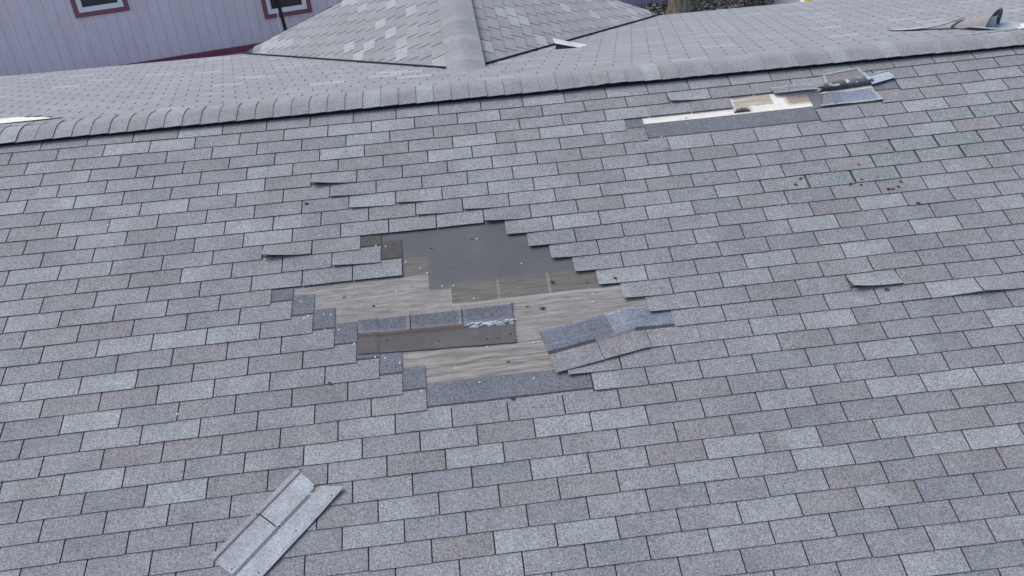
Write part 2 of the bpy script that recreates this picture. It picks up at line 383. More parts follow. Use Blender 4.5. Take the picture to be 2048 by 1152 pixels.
def headslab(mb, k, x0, x1, tone, mi=0, dark=1.0):
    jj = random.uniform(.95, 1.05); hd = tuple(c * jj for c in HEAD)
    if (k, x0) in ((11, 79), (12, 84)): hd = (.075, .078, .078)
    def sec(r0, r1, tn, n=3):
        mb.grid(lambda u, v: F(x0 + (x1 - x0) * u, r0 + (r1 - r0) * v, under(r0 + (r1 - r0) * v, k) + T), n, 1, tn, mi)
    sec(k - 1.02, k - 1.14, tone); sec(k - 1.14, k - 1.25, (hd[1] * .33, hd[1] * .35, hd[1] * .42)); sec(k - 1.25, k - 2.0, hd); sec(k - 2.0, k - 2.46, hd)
    for X, s in ((x0, 1), (x1, -1)):
        for r0, r1 in ((k - 1.02, k - 2), (k - 2, k - 2.46)):
            q = [F(X, r0, under(r0, k)), F(X, r0, under(r0, k) + T), F(X, r1, under(r1, k) + T), F(X, r1, under(r1, k))]
            mb.face(q if s > 0 else q[::-1], DARK, mi)
    mb.face([F(x1, k - 2.46, 0), F(x0, k - 2.46, 0), F(x0, k - 2.46, T), F(x1, k - 2.46, T)], DARK, mi)
def slot_shade_rust(mb, X, k, w, tone, lo=1.0):  # strip on the slot floor: shade and unweathered granules put into its colour
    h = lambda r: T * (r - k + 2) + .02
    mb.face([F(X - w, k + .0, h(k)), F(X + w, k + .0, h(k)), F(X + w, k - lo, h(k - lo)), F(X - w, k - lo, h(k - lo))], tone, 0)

# ---------------------------------------------------------------- the house
GZ = -3.9
house = empty('house', (3.0, 0.5, GZ), 'storm damaged house under a grey asphalt shingle roof seen from above', 'house')
fs = MB(); deckX = (-120, 420); R0, R1 = -1, 40
greens = {k: MB() for k in GREENR}; lifted = []
for k in range(R0, R1 + 1):
    xs = 5 * k - 12 * 30
    while xs < deckX[1]:
        x0, x1 = xs, xs + 12; xs += 12
        if x0 < deckX[0]: continue
        if k in MISS and MISS[k][0] <= x0 < MISS[k][1]: continue
        tone = rtone((k, x0))
        g = k in GREENR and GREENR[k][0] <= x0 < GREENR[k][1]
        mb = greens[k] if g else fs
        if g: jj = random.uniform(.94, 1.06); tone = tuple(c * jj for c in (.212, .252, .262))
        gw = .3 if g else .14
        if (k, x0) in LIFT:
            lm = MB(); tabslab(lm, k, x0, x1, tone, (8, 6), LIFT[(k, x0)], gw); lifted.append((k, x0, lm))
        else:
            if k == -1:
                mb.grid(lambda u, v: F(x0 + .17 + 11.66 * u, -1 - .93 * v, T * (2 - v)), 2, 1, tone)
            else: tabslab(mb, k, x0, x1, tone, (7, 2) if -10 < x0 < 300 else (1, 1), None, gw)
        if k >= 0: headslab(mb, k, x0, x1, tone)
        if k < R1:
            w_ = (.32, .05) if g else (.15, 0)
            has = not (k + 1 in MISS and MISS[k + 1][0] <= x0 < MISS[k + 1][1])
            if has: slot_shade_rust(fs, x0, k, w_[0], random.choice([(.085, .062, .055), (.04, .038, .038), (.05, .05, .05)]) if g else (.03, .031, .035))  # green slots brownish, the others dark with shade in the tone
front = fs.build('front_roof_slope', M_SH, house)
front['label'] = 'near slope of weathered three-tab shingles in mixed grey and brown, stripped open in the middle'
for k, mb in greens.items():
    if mb.v:
        o = mb.build('replacement_shingle', M_GREEN, front)
for k, x0, mb in lifted:
    o = mb.build('lifted_tab', M_SH, front)

# green shingle slot tops: rounded brown ends
# deck
dk = MB()
dk.grid(lambda u, v: F(deckX[0] + (deckX[1] - deckX[0]) * u, -1.9 + 43.5 * v, 0), 90, 58, (.3, .3, .3), flip=True, uvf=lambda u, v: (deckX[0] + (deckX[1] - deckX[0]) * u, -1.9 + 43.5 * v))
deck = dk.build('roof_deck', M_WOOD, house, uv=True)
pw = MB()
pw.slab(lambda u, v: F(156 + 88 * u, 3.0 - 2.9 * v, .05), lambda u, v: F(156 + 88 * u, 3.0 - 2.9 * v, .01), 30, 3, (.3, .3, .3), (.3, .3, .3))
pw = MB(); pw.grid(lambda u, v: F(156 + 88 * u, .3 + 2.9 * v, .05), 30, 3, (.3, .3, .3), flip=True, uvf=lambda u, v: (156 + 88 * u, .3 + 2.9 * v))
pw.build('bare_sheathing', M_PALE, house, uv=True)

def surf(X, r):
    for k in range(math.ceil(r - 1e-6), math.ceil(r) + 3):
        if r > k - 2.46 and not (k in MISS and MISS[k][0] <= X < MISS[k][1]):
            return under(r, k) + T
    return .03
def disc(mb, c, nrm, rad, th, n=8, dome=0.0):
    x = nrm.cross(Vector((1, 0, 0))).normalized(); y = nrm.cross(x)
    lo = [c + rad * (math.cos(6.2832 * i / n) * x + math.sin(6.2832 * i / n) * y) for i in range(n)]
    hi = [p + nrm * th for p in lo]; top = c + nrm * (th + dome)
    for i in range(n):
        mb.face([lo[i], lo[(i + 1) % n], hi[(i + 1) % n], hi[i]][::-1]); mb.face([hi[i], hi[(i + 1) % n], top][::-1])
NF = Vector((0, -SP, CP))
NAILS = [(72.9, 14.05), (73.8, 13.92), (71.9, 12.94), (77.8, 14.88), (79.0, 13.98), (77.4, 13.93), (80.9, 14.94), (84.4, 15.86), (89.1, 16.77), (91.2, 16.86), (100.2, 11.56), (101.9, 11.94), (105.3, 12.88), (107.9, 12.96), (94.3, 12.92), (114.7, 10.0), (124.8, 11.98), (112.4, 13.89), (140.3, 14.38), (140.0, 14.9), (124.8, 16.9), (126.0, 16.91), (114.2, 16.86), (111.7, 18.78), (123.5, 18.92), (106.8, 17.87), (94.5, 17.24), (98.9, 18.93), (89.7, 9.83), (92.1, 9.9), (175.6, 2.85), (189.1, 2.82), (167.7, 3.81), (96.9, 11.05), (246.9, 5.33), (46.9, 18.65), (22.8, 6.43)]
for X, r in NAILS:
    mb = MB(); disc(mb, F(X, r, surf(X, r) + .02), NF, .18 * IN, .09 * IN, 8, .04 * IN); mb.build('nail_head', M_NAIL, deck if surf(X, r) < .05 else front, smooth=False)
for X, r in [(103.3, 10.33), (88.9, 13.68), (176.2, 2.34), (127.8, 10.6), (113.5, 10.0)]:
    mb = MB(); disc(mb, F(X, r, .06), NF, .24 * IN, .01 * IN); mb.build('nail_hole', M_HOLE, deck)
# small splits left by a nail in the uncovered strip of course 21 and the course above the second hole
# ---------------------------------------------------------------- ridge cap and vent
def ridge_profile(t, h, a=2.4, half=6.0):
    y = t * half; return y, -TP * (math.sqrt(y * y + a * a) - a) + h
rc = MB()
for i in range(-26, 84):
    X1 = 2.9 + 5 * i; X0 = X1 - 5.5
    tn = random.choices('nMLBD', (30, 34, 16, 10, 10))[0]; jj = random.uniform(.95, 1.05); tn = tuple(c * jj for c in TONES[tn])
    dh = random.uniform(-.05, .05); dl = random.uniform(-.03, .03)
    bumpx = lambda X: .55 * math.exp(-((X - 160) / 7) ** 2) + .12 * noise.noise(Vector((X * .06, .5, 0)))
    def cp(u, v, up, X0=X0, X1=X1, dh=dh, dl=dl):
        X = X0 + (X1 - X0) * u; t = 2 * v - 1
        y, z = ridge_profile(t, .98 + dh, half=6.1 + dl); z += .22 * u + (T if up else 0) + bumpx(X) * (1 if t < 0.2 else .4)
        return Vector((X * IN, y * IN, z * IN))
    rc.slab(lambda u, v: cp(u, v, 1), lambda u, v: cp(u, v, 0), 1, 12, tn, (.02, .02, .026), under=(.03, .03, .035))
cap = rc.build('ridge_cap', M_CAP, house, smooth=True); 
rv = MB()
for sgn in (-1, 1):
    rv.slab(lambda u, v: Vector(((-118 + 536 * u) * IN, sgn * (5.3 - 4 * v) * IN, (-TP * (5.3 - 4 * v) + 1.25 + .1 * v) * IN)),
            lambda u, v: Vector(((-118 + 536 * u) * IN, sgn * (5.3 - 4 * v) * IN, (-TP * (5.3 - 4 * v) + .35) * IN)), 40, 1, (0, 0, 0), (0, 0, 0))
rv.build('ridge_vent', M_BLACK, house)

# ---------------------------------------------------------------- rear slope
rs = MB()
def rmiss(j, x): return (4 <= j <= 6 and x < -9 - (j - 4) * 5) or (3 <= j <= 5 and x >= 286)
for j in range(1, 41):
    xs = 174 - 5 * (j - 2) - 12 * 30; sb = 4.25 + E5 * j
    while xs < 420:
        x0 = xs; xs += 12
        if x0 < -120 or rmiss(j, x0): continue
        tone = rtone(); jj = 1.16 if tone[0] > .26 else 1.0; tone = tuple(c * jj for c in tone)
        if sb - 1.02 * E5 < 5.5: pass
        def rp(u, v, up, x0=x0, sb=sb, j=j):
            s = sb - 1.03 * E5 * v; return G(x0 + .19 + 11.62 * u, s, T * (2 - 1.03 * v) + (T if up else 0))
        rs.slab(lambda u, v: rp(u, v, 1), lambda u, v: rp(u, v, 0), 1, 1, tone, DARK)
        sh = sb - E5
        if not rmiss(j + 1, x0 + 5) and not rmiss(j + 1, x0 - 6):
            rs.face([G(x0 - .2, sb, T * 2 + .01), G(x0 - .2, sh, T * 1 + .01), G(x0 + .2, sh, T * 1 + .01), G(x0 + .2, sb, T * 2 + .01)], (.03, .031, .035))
    # next course's head shows in the slots, shade put into the dark tone
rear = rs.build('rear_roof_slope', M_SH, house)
rd = MB(); rd.grid(lambda u, v: G(-120 + 540 * u, .3 + 193 * v, 0), 12, 6, (.3, .3, .3), flip=False, uvf=lambda u, v: (30 + 540 * u, 16 + 10 * v)); rd.build('rear_roof_deck', M_PALE, house, uv=True)
for (xa_, xb_, sa_, sb_, sg) in ((-60, -7.5, 20.5, 33, 1), (290, 330, 11.5, 27, -1)):
    pm = MB()
    def jag(u, v, xa_=xa_, xb_=xb_, sa_=sa_, sb_=sb_, sg=sg):
        x = xa_ + (xb_ - xa_) * u; e = (1 - u) if sg > 0 else u; mid = sa_ + 1.5; e = min(1, e * (3.4 if sg > 0 else 6)) ** .7
        w_ = (sb_ - sa_) * e * (1 + .25 * noise.noise(Vector((x * .9, 1, 0)))) 
        return G(x, mid - 1.5 * e + (w_) * (1 - v), T * 3 + .05)
    pm.grid(jag, 60, 2, (.3, .3, .3), uvf=lambda u, v: (30 + 60 * u, 16 + v))
    pm.build('bare_sheathing', M_PALE, house, uv=True)
# undercourse visible through slots
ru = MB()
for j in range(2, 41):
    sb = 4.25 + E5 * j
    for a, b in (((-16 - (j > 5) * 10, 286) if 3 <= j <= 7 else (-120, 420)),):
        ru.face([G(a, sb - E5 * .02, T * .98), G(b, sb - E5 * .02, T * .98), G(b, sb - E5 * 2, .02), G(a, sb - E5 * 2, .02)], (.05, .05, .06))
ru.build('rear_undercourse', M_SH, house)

# ---------------------------------------------------------------- cross gable behind the ridge
WX, WZ, WS = 3.03, -.30, .397
WC, WN = math.cos(math.atan(WS)), math.sin(math.atan(WS))
YEND = 4.92
def Wp(side, y, s, h=0.0):      # y metres along, s inches downslope, h inches above
    return Vector((WX + side * (s * WC + h * WN) * IN, y, WZ + (-s * WN + h * WC) * IN))
def clip_rear(mb, name, mats, parent, off=.0, **k):
    o = mb.build(name, mats, parent, **k); me = o.data; bm = bmesh.new(); bm.from_mesh(me)
    q = Vector(o.matrix_world.translation)
    og = Vector((0, 0, 0)); p = parent
    while p is not None: og += p.location; p = p.parent
    bmesh.ops.bisect_plane(bm, geom=bm.verts[:] + bm.edges[:] + bm.faces[:], plane_co=-og + Vector((0, 0, off)), plane_no=Vector((0, SP, CP)), clear_inner=True)
    bm.to_mesh(me); bm.free(); return o
for side in (-1, 1):
    wm = MB()
    for j in range(1, 25):
        sb = 2 + E5 * j; ys = (j * 5 % 12) * IN + .2 - .3
        while ys < YEND - .01:
            y0 = ys; y1 = min(ys + 12 * IN, YEND); ys += 12 * IN
            if sb > 106: continue
            tn = random.choices('nMLBD', (26, 30, 18, 14, 10))[0]; k_ = 1.12 if tn == 'L' else 1.0
            jj = k_ * random.uniform(.95, 1.05); tn = tuple(c * jj for c in TONES[tn])
            g = .26 * IN
            top = lambda u, v: Wp(side, y0 + g + (y1 - y0 - 2 * g) * u, sb - 1.03 * E5 * v, T * (2 - 1.03 * v) + T + .3)
            bot = lambda u, v: Wp(side, y0 + g + (y1 - y0 - 2 * g) * u, sb - 1.03 * E5 * v, T * (2 - 1.03 * v) + .3)
            if side < 0: wm.slab(top, bot, 1, 1, tn, DARK)
            else:
                wm.slab(lambda u, v: top(1 - u, v), lambda u, v: bot(1 - u, v), 1, 1, tn, DARK)
    # sheet below, the shade in the slots put into its dark tone
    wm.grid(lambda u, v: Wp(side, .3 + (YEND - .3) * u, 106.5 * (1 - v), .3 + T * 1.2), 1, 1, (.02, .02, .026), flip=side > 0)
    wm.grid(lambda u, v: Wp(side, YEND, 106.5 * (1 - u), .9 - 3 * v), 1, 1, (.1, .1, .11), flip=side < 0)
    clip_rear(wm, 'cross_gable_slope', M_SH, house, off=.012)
# valley edge: dark cut line
for side in (-1, 1):
    vm = MB(); pts = []
    for i in range(21):
        y = 1.12 + (4.88 - 1.12) * i / 20; x = WX + side * (TP * y - .30) / WS
        pts.append(Vector((x + side * .012, y, -TP * y + .026)))
    vm.tube(pts, [.008] * 21, 6); vm.build('valley_edge', M_BLACK, house)
wc = MB()
for i in range(44):
    y1 = .88 + i * 5 * IN; y0 = y1 + 5.7 * IN
    if y0 > 5.1: break
    tn = random.choices('nMLBD', (34, 20, 24, 8, 12))[0]; jj = random.uniform(.95, 1.05); tn = tuple(c * jj for c in TONES[tn])
    def wp(u, v, up, y0=y0, y1=y1):
        y = y0 + (y1 - y0) * u; t = 2 * v - 1; x = t * 6.6; a = 3.0
        z = -WS * (math.sqrt(x * x + a * a) - a) + 1.05 + .34 * (1 - u) + (T * .8 if up else 0)
        return Vector((WX - x * IN, y, WZ + z * IN))
    wc.slab(lambda u, v: wp(u, v, 1), lambda u, v: wp(u, v, 0), 1, 12, tn, (.03, .03, .038), under=(.04, .04, .05))
clip_rear(wc, 'cross_gable_cap', M_CAP, house, off=.006, smooth=True)

# walls, fascias and gable of the house below the roof
hb = MB()
EY = 4.62; FY = -5.0
def wallquad(mb, a, b, z0, z1): mb.face([(a[0], a[1], z0), (b[0], b[1], z0), (b[0], b[1], z1), (a[0], a[1], z1)], uv=[(0, 0), (math.dist(a, b), 0), (math.dist(a, b), z1 - z0), (0, z1 - z0)])
xa, xb = -120 * IN + .1, 420 * IN - .1
zr = -TP * EY - .06; zf = -TP * 5.0 - .08
wallquad(hb, (xb, EY - .25), (xa, EY - .25), GZ, zr); wallquad(hb, (xa, FY + .25), (xb, FY + .25), GZ, zf)
for x, sgn in ((xa, 1), (xb, -1)):
    q = [(x, EY - .25, GZ), (x, FY + .25, GZ), (x, FY + .25, zf), (x, 0, -.05), (x, EY - .25, zr)]
    hb.face(q[::sgn], uv=[(p[1], p[2]) for p in q[::sgn]])
q = [(WX + 2.35, YEND - .12, GZ), (WX - 2.35, YEND - .12, GZ), (WX - 2.35, YEND - .12, WZ - WS * 2.35 - .03), (WX, YEND - .12, WZ - .03), (WX + 2.35, YEND - .12, WZ - WS * 2.35 - .03)]
hb.face(q, uv=[(p[0], p[2]) for p in q])
for s in (-1, 1):
    hb.face([(WX + s * 2.35, YEND - .12, GZ), (WX + s * 2.35, EY - .25, GZ), (WX + s * 2.35, EY - .25, zr), (WX + s * 2.35, YEND - .12, zr)][::s], uv=[(0, 0), (.5, 0), (.5, 2), (0, 2)])
hb.build('outer_wall', M_SIDING, house, uv=True)
ff = MB()
ff.box(xa - .1, xb + .1, EY + .01, EY + .03, zr - .12, zr + .03); ff.build('eave_fascia', M_FASCIA, house)
ff = MB(); yf = F(0, 40.1)[1]; zf2 = F(0, 40.1)[2]; ff.box(xa - .1, xb + .1, yf + .02, yf + .04, zf2 - .17, zf2 - .02); ff.build('eave_fascia', M_FASCIA, house)
# ---------------------------------------------------------------- roof vent on the rear slope, far right
def Rr(x, y, h=0.0): return Vector((x, y + h * SP, -TP * y + h * CP))   # metres over the rear slope
vt = MB()
vx, vy = 7.07, .70
# hood: a shell that rises from the left and opens to the right
HD = Vector((.62, -.78)); HP = Vector((.78, .62)); H0 = Vector((7.10, .80))
def hood(u, v, th):
    a = math.pi * v; c = H0 + HD * (.30 * u + .05 * u * math.sin(a)) - HP * (math.cos(a) * (.065 + .085 * u ** .6 - th))
    hgt = .02 + .125 * u ** .7 - th
    return Rr(c.x, c.y, .022 + max(.001, hgt) * (math.sin(a) ** .75 if v not in (0, 1) else 0))
vt.slab(lambda u, v: hood(u, v, 0), lambda u, v: hood(u, v, .006), 8, 14, (0, 0, 0), (0, 0, 0), under=(0, 0, 0))
vt.face([hood(0, i / 14, 0) for i in range(15)])
vent = vt.build('roof_vent', M_VENT, house, smooth=True); vent['label'] = 'brown hooded roof vent behind the ridge at the right'
TC = H0 + HD * .24
v2 = MB(); v2.tube([Rr(TC.x, TC.y, .0), Rr(TC.x, TC.y, .10)], [.085, .085], 20); v2.tube([Rr(TC.x, TC.y, .10), Rr(TC.x, TC.y, .108)], [.095, .095], 20)
v2.build('vent_throat', M_VENTIN, vent, smooth=True)
v3 = MB(); FC = H0 + HD * .30; n_ = 28
el = [Rr(FC.x + .21 * math.cos(6.2832 * i / n_), FC.y + .17 * math.sin(6.2832 * i / n_), .026 + .018 * math.sin(6.2832 * i / n_ * 2 + 1)) for i in range(n_)]
cc = Rr(FC.x, FC.y, .03); dn = Vector((0, 0, -.006))
for i in range(n_):
    j = (i + 1) % n_; v3.face([el[i], el[j], cc]); v3.face([el[j] + dn, el[i] + dn, cc + dn]); v3.face([el[i] + dn, el[j] + dn, el[j], el[i]])
v3.build('vent_flange', M_VENTIN, vent)
# sheet of shingle lifted beside the vent
ls = MB()
def lsf(u, v, th):
    x = 6.66 + .45 * u; y0 = .93 - .26 * u; return Rr(x, y0 + .14 * v + .0 * u, .018 + .085 * u ** 2.6 * (1 - .5 * v) + th)
ls.slab(lambda u, v: lsf(u, v, .005), lambda u, v: lsf(u, v, 0), 12, 3, (.36, .37, .40), DARK, under=(.02, .02, .02)); ls.build('lifted_shingle', M_SH, rear)
# pale bent flashing in the right valley
fm = MB()
A0, A1 = Vector((3.93, 2.06)), Vector((4.22, 2.10))
P0 = Rr(3.93, 2.04, .02); P1 = Rr(4.13, 2.02, .012); P2 = Rr(4.24, 2.12, .016); 
Q0 = Rr(3.90, 2.12, .115); Q1 = Rr(4.10, 2.20, .05); Q2 = Rr(4.22, 2.19, .02)
K0 = Rr(3.92, 2.08, .065)
def tri(a, b, c, d=.004):
    n = (b - a).cross(c - a).normalized() * d
    fm.face([a, b, c]); fm.face([a - n, c - n, b - n])
    for p, q in ((a, b), (b, c), (c, a)): fm.face([q, p, p - n, q - n])
tri(K0, P1, Q0); tri(P1, Q1, Q0); tri(P1, P2, Q1); tri(P2, Q2, Q1)
fl_ = fm.build('bent_flashing', M_PALEMET); tag(fl_, 'bright bent piece of flashing sticking up at the right valley of the cross gable', 'flashing')
fd = MB(); fd.face([K0 + Vector((.01, .01, -.01)), Rr(3.915, 2.06, .01), P1 + Vector((-.01, .005, -.004))]); fd.face([K0 + Vector((.01, .015, -.01)), P1 + Vector((-.01, .01, -.004)), Rr(3.915, 2.065, .01)])
fd.build('underside_shade', M_BLACK, fl_)  # black faces put the shade under the flashing into colour

# ---------------------------------------------------------------- torn and fallen shingles on the near slope
UND = (.035, .036, .040)
def strip(name, fn, L, W_, cuts, tonef, label, group=None, mats=M_SH, nu=36, nv=12, th=.18, cut_h=5.0, cutw=.16, under=(.05, .05, .055), origin=None):
    """a 36 x 12 in shingle: fn(a,b,h) maps inches along / up from the butt / above; cuts = positions of the slots"""
    mb = MB(); edges = [0] + list(cuts) + [L]
    nb = max(2, int(cut_h / 1.0))
    for a0, a1 in zip(edges, edges[1:]):
        g0 = cutw if a0 > 0 else 0; g1 = cutw if a1 < L else 0; n = max(2, int((a1 - a0) / 1.0))
        mb.slab(lambda u, v: fn(a0 + g0 + (a1 - g1 - a0 - g0) * u, cut_h * v, th), lambda u, v: fn(a0 + g0 + (a1 - g1 - a0 - g0) * u, cut_h * v, 0), n, nb, None, DARK, under=under,
                tf=lambda u, v: tonef(a0 + (a1 - a0) * u, cut_h * v))
    n = max(4, int(L)); m = int((W_ - cut_h) * 2)
    mb.slab(lambda u, v: fn(L * u, cut_h + (W_ - cut_h) * v, th), lambda u, v: fn(L * u, cut_h + (W_ - cut_h) * v, 0), n, m, None, DARK, under=under,
            tf=lambda u, v: tonef(L * u, cut_h + (W_ - cut_h) * v))
    if isinstance(mats, list):
        for f, c in enumerate(mb.c):
            if c[2] < c[0] * 1.06: mb.m[f] = 1
    o = mb.build(name, mats, None)
    tag(o, label, 'shingle', group); return o

# 1. shingle pivoted off its course at the right edge of the opening
def piv(a, b, h):
    # integrate the bend: a = 0 at the left end, 36 at the right end (X = 162)
    X = 162.0; Y = 18 * 5.0; th_ = 0.0; s = 36.0; st = .5
    d = 36 - a; q = 0.0
    while q < d - 1e-6:
        ds = min(st, d - q); th_ = math.radians(10.5) * min(1, max(0, (q - 9.5) / 5.0)); X -= math.cos(th_) * ds * .94; Y += math.sin(th_) * ds * .94 / RHO; q += ds
    th_ = math.radians(10.5) * min(1, max(0, (d - 9.5) / 5.0))
    X -= math.sin(th_) * b; Y -= math.cos(th_) * b / RHO
    r = Y / 5
    sm = min(1, max(0, (d - 9.5) / 5.0)); sm = sm * sm * (3 - 2 * sm)
    base = (T * max(0, r - 16) + .01) * (1 - sm) + (.42 + (.14 if b < 8 else 0)) * sm
    crease = .50 * math.exp(-((d - 13.0 - .25 * (b - 6)) / 1.4) ** 2) * max(0, (b - 5) / 7)
    lift = .2 * sm
    return F(X, r, base + crease + lift * (1 - b / 16) + h)
def piv_t(a, b):
    if b > 6.1:
        base = (.18, .215, .27) if a > 17 else (.14, .165, .205)
        if 17 < a < 24: base = (.21, .245, .295)
        if abs(a - 24) < .5 and 6 < b < 9: base = (.30, .31, .33)
        if abs(b - 12) < .6: base = tuple(min(1, c * 1.3) for c in base)
        return base
    if b > 5.2: return (.055, .06, .075) if not (12 < a < 22) else (.16, .17, .19)
    return ((.236, .252, .272) if a < 12 else (.222, .230, .242) if a < 24 else (.230, .246, .266))
strip('torn_shingle', piv, 36, 12, (12, 24), piv_t, 'three-tab shingle swung off its course at the right edge of the opening', nu=36, cutw=.09, cut_h=5.0)

# 2. shingle lying face down across the opening
def flp(a, b, h):
    # b = 0 lower (uphill side hidden) edge .. 11 top edge with the tabs
    X = 85.3 + a; r = 16.52 + .0085 * a - b / E5 * .975 + .0
    r += -.018 * a * (b / 11) * .55
    z = .35 if X < 90 else .12
    z = max(z, (surf(X, min(r, 16.6)) + .06) if X < 101 and r > 15.4 else .12)
    ridge = .45 * math.exp(-((b - 5.4) / .55) ** 2)
    if b > 5.2:
        p = (a % 12); e = min(p, 12 - p) if 3 < a < 33 else min(a if a < 6 else 9, 36 - a if a > 30 else 9)
        z += .10 * math.exp(-(min(p, 12 - p) / .7) ** 2) + .55 * ((b - 5.2) / 5.8) ** 3
    return F(X, r, z + ridge + h)
def flp_t(a, b):
    if b < 4.7: return tuple(c * (1 + .10 * noise.noise(Vector((a * .3, b * .5, 0)))) for c in (.104, .106, .110))
    if b < 5.6:
        return (.125, .105, .098) if a < 24 else (.30, .35, .41) if noise.noise(Vector((a * 1.1, b * 3, 4))) > -.05 else (.10, .12, .15)
    p = min(a % 12, 12 - a % 12)
    if b > 10.05: return (.27, .272, .27)
    if b > 9.3: return (.05, .052, .06)  # shadow at the raised tab edge put into a dark band
    if p < .45: return (.225, .235, .255)
    if p < .9: return (.17, .18, .205)
    if b > 10.05: return (.27, .272, .27)
    if b > 9.3: return (.05, .052, .06)
    return (.125, .14, .175)
mbf = strip('flipped_shingle', lambda a, b, h: flp(a, 10.6 - b, h), 35.6, 10.6, (12, 24), lambda a, b: flp_t(a, 10.6 - b), 'torn shingle lying upside down on the bare plywood with a dark smooth lower half', cut_h=5.0, cutw=.12, under=(.05, .05, .05), mats=[M_SH, M_UNDER])
# strip of release film on its right third
ff = MB(); random.seed(11)
for i in range(34):
    a = 24.2 + i * .34 + random.uniform(-.2, .2); b = 5.0 + random.uniform(-.35, .45) + .0; L_ = random.uniform(.5, 1.3); w_ = random.uniform(.06, .2)
    ff.slab(lambda u, v: flp(a + L_ * u, b + w_ * v, .24 + .1 * math.sin(3.14 * u)), lambda u, v: flp(a + L_ * u, b + w_ * v, .21), 3, 1, (0, 0, 0), (0, 0, 0), under=(0, 0, 0))
M_FILM = plain('torn release film', (.50, .56, .62), .5, .4, 0, .45, 60)
ff.build('release_film', M_FILM, mbf)
for X, r in [(86.5, 15.28), (103.5, 16.29), (91.8, 15.9), (114.4, 16.49), (116.9, 16.53), (119.8, 16.4)]:
    a = X - 85.3; b = (16.52 + .0085 * a - r) * E5 / .975
    mb = MB(); disc(mb, flp(a, b, .2), NF, .2 * IN, .02 * IN); mb.build('nail_hole', M_HOLE, mbf)

# 3. loose piece lying back up near the bottom left
c0 = Vector((57.1, 123.8)); ax = Vector((15.7, -17.0)).normalized(); ay = Vector((-ax.y, ax.x))   # Y grows downhill here (inches, course scale)
M_BACK = shingle_mat('pale dusty shingle back', .62)
def lo(a, b, h):
    p = c0 + ax * a + ay * b
    r = p.y / E5; z = surf(p.x, r) ; z = .56 + .04 * math.sin(a * .3) + (.9 * max(0, (a - 17) / 7) ** 2 * (b / 11) * .35) + .25 * (b / 11) ** 3
    return F(p.x, r, z + h)
def lo_t(a, b):
    if b < 1.0: return (.30, .32, .35)
    if b < 1.55: return (.11, .115, .125)
    if 6.0 < b < 6.9: return (.15, .155, .165) if not (a > 20.3 and a < 22.2 and noise.noise(Vector((a * 3, b * 4, 2))) > 0) else (.5, .52, .54)
    n = noise.noise(Vector((a * .25, b * .4, 9))) + .6 * noise.noise(Vector((a * .9, b * 1.1, 5))) - (.9 if b > 10.4 or 1.5 < b < 2.0 else 0)
    return tuple(c * (1 + .12 * n) for c in (.335, .388, .428))
lm = MB()
TE = [(0, 23.0), (5.4, 22.4), (6.1, 21.9), (6.8, 22.9), (9, 24.2), (11.2, 25.4)]
def topedge(b):
    for (b0, a0), (b1, a1) in zip(TE, TE[1:]):
        if b <= b1: return a0 + (a1 - a0) * (b - b0) / (b1 - b0) + .22 * noise.noise(Vector((b * 2.1, 0, 0)))
    return TE[-1][1]
def blf(u, v, h):
    b = 11.1 * v; a = topedge(b) * u; 
    return lo(a, b, h)
lm.slab(lambda u, v: blf(u, v, .13), lambda u, v: blf(u, v, 0), 48, 44, None, DARK, under=(.06, .06, .06), tf=lambda u, v: lo_t(topedge(11.1 * v) * u, 11.1 * v))
loose = lm.build('loose_shingle', M_BACK, smooth=False); tag(loose, 'pale blue grey broken shingle lying face down on the lower left of the roof', 'shingle')
ct = MB(); ct.face([lo(11.6 + .12, 1.3, 0.155), lo(11.6 + .12, 5.9, 0.155), lo(11.6 - .10, 5.9, 0.155), lo(11.6 - .10, 1.3, 0.155)][::-1]); ct.build('slot', M_HOLE, loose)
for a, b in [(3.2, 10.0), (13.2, 9.7), (12.0, 6.3), (11.3, .9), (.8, 5.2), (22.6, 10.2)]:
    mb = MB(); disc(mb, lo(a, b, 0.145), NF, .17 * IN, .01 * IN); mb.build('nail_hole', M_HOLE, loose)

# 4. debris beside the pale opening under the ridge
def quad(name, P_, n, tf, label, mats=M_SH, th=.2, bend=None, under=(.04, .04, .045), edge=DARK, parent=None):
    """P_: four (X, r, h) corners: bottom left, bottom right, top right, top left"""
    mb = MB()
    def q(u, v, t):
        a, b, c, d = [Vector(p) for p in P_]
        p = (a * (1 - u) + b * u) * (1 - v) + (d * (1 - u) + c * u) * v
        if bend: p = p + Vector(bend(u, v))
        return F(p.x, p.y, p.z + t)
    mb.slab(lambda u, v: q(u, v, th), lambda u, v: q(u, v, 0), n[0], n[1], None, edge, under=under, tf=tf)
    o = mb.build(name, mats, parent)
    if label: tag(o, label, 'shingle', 'torn shingle scraps under the ridge')
    return o
def nn(a, b, c): return noise.noise(Vector((a, b, c)))
quad('torn_shingle', [(202.6, 1.28, 1.0), (215.5, 1.45, 1.3), (214.6, .74, .55), (202.0, .62, .55)], (16, 6),
     lambda u, v: (.19, .215, .25) if v < .8 and v > .1 else (.30, .31, .33) if v >= .9 or v < .1 else (.07, .075, .09), 'smooth grey folded shingle flap at the left end of the scraps under the ridge', bend=lambda u, v: (0, .03 * math.sin(6 * u), .25 * math.sin(3.1 * u)))
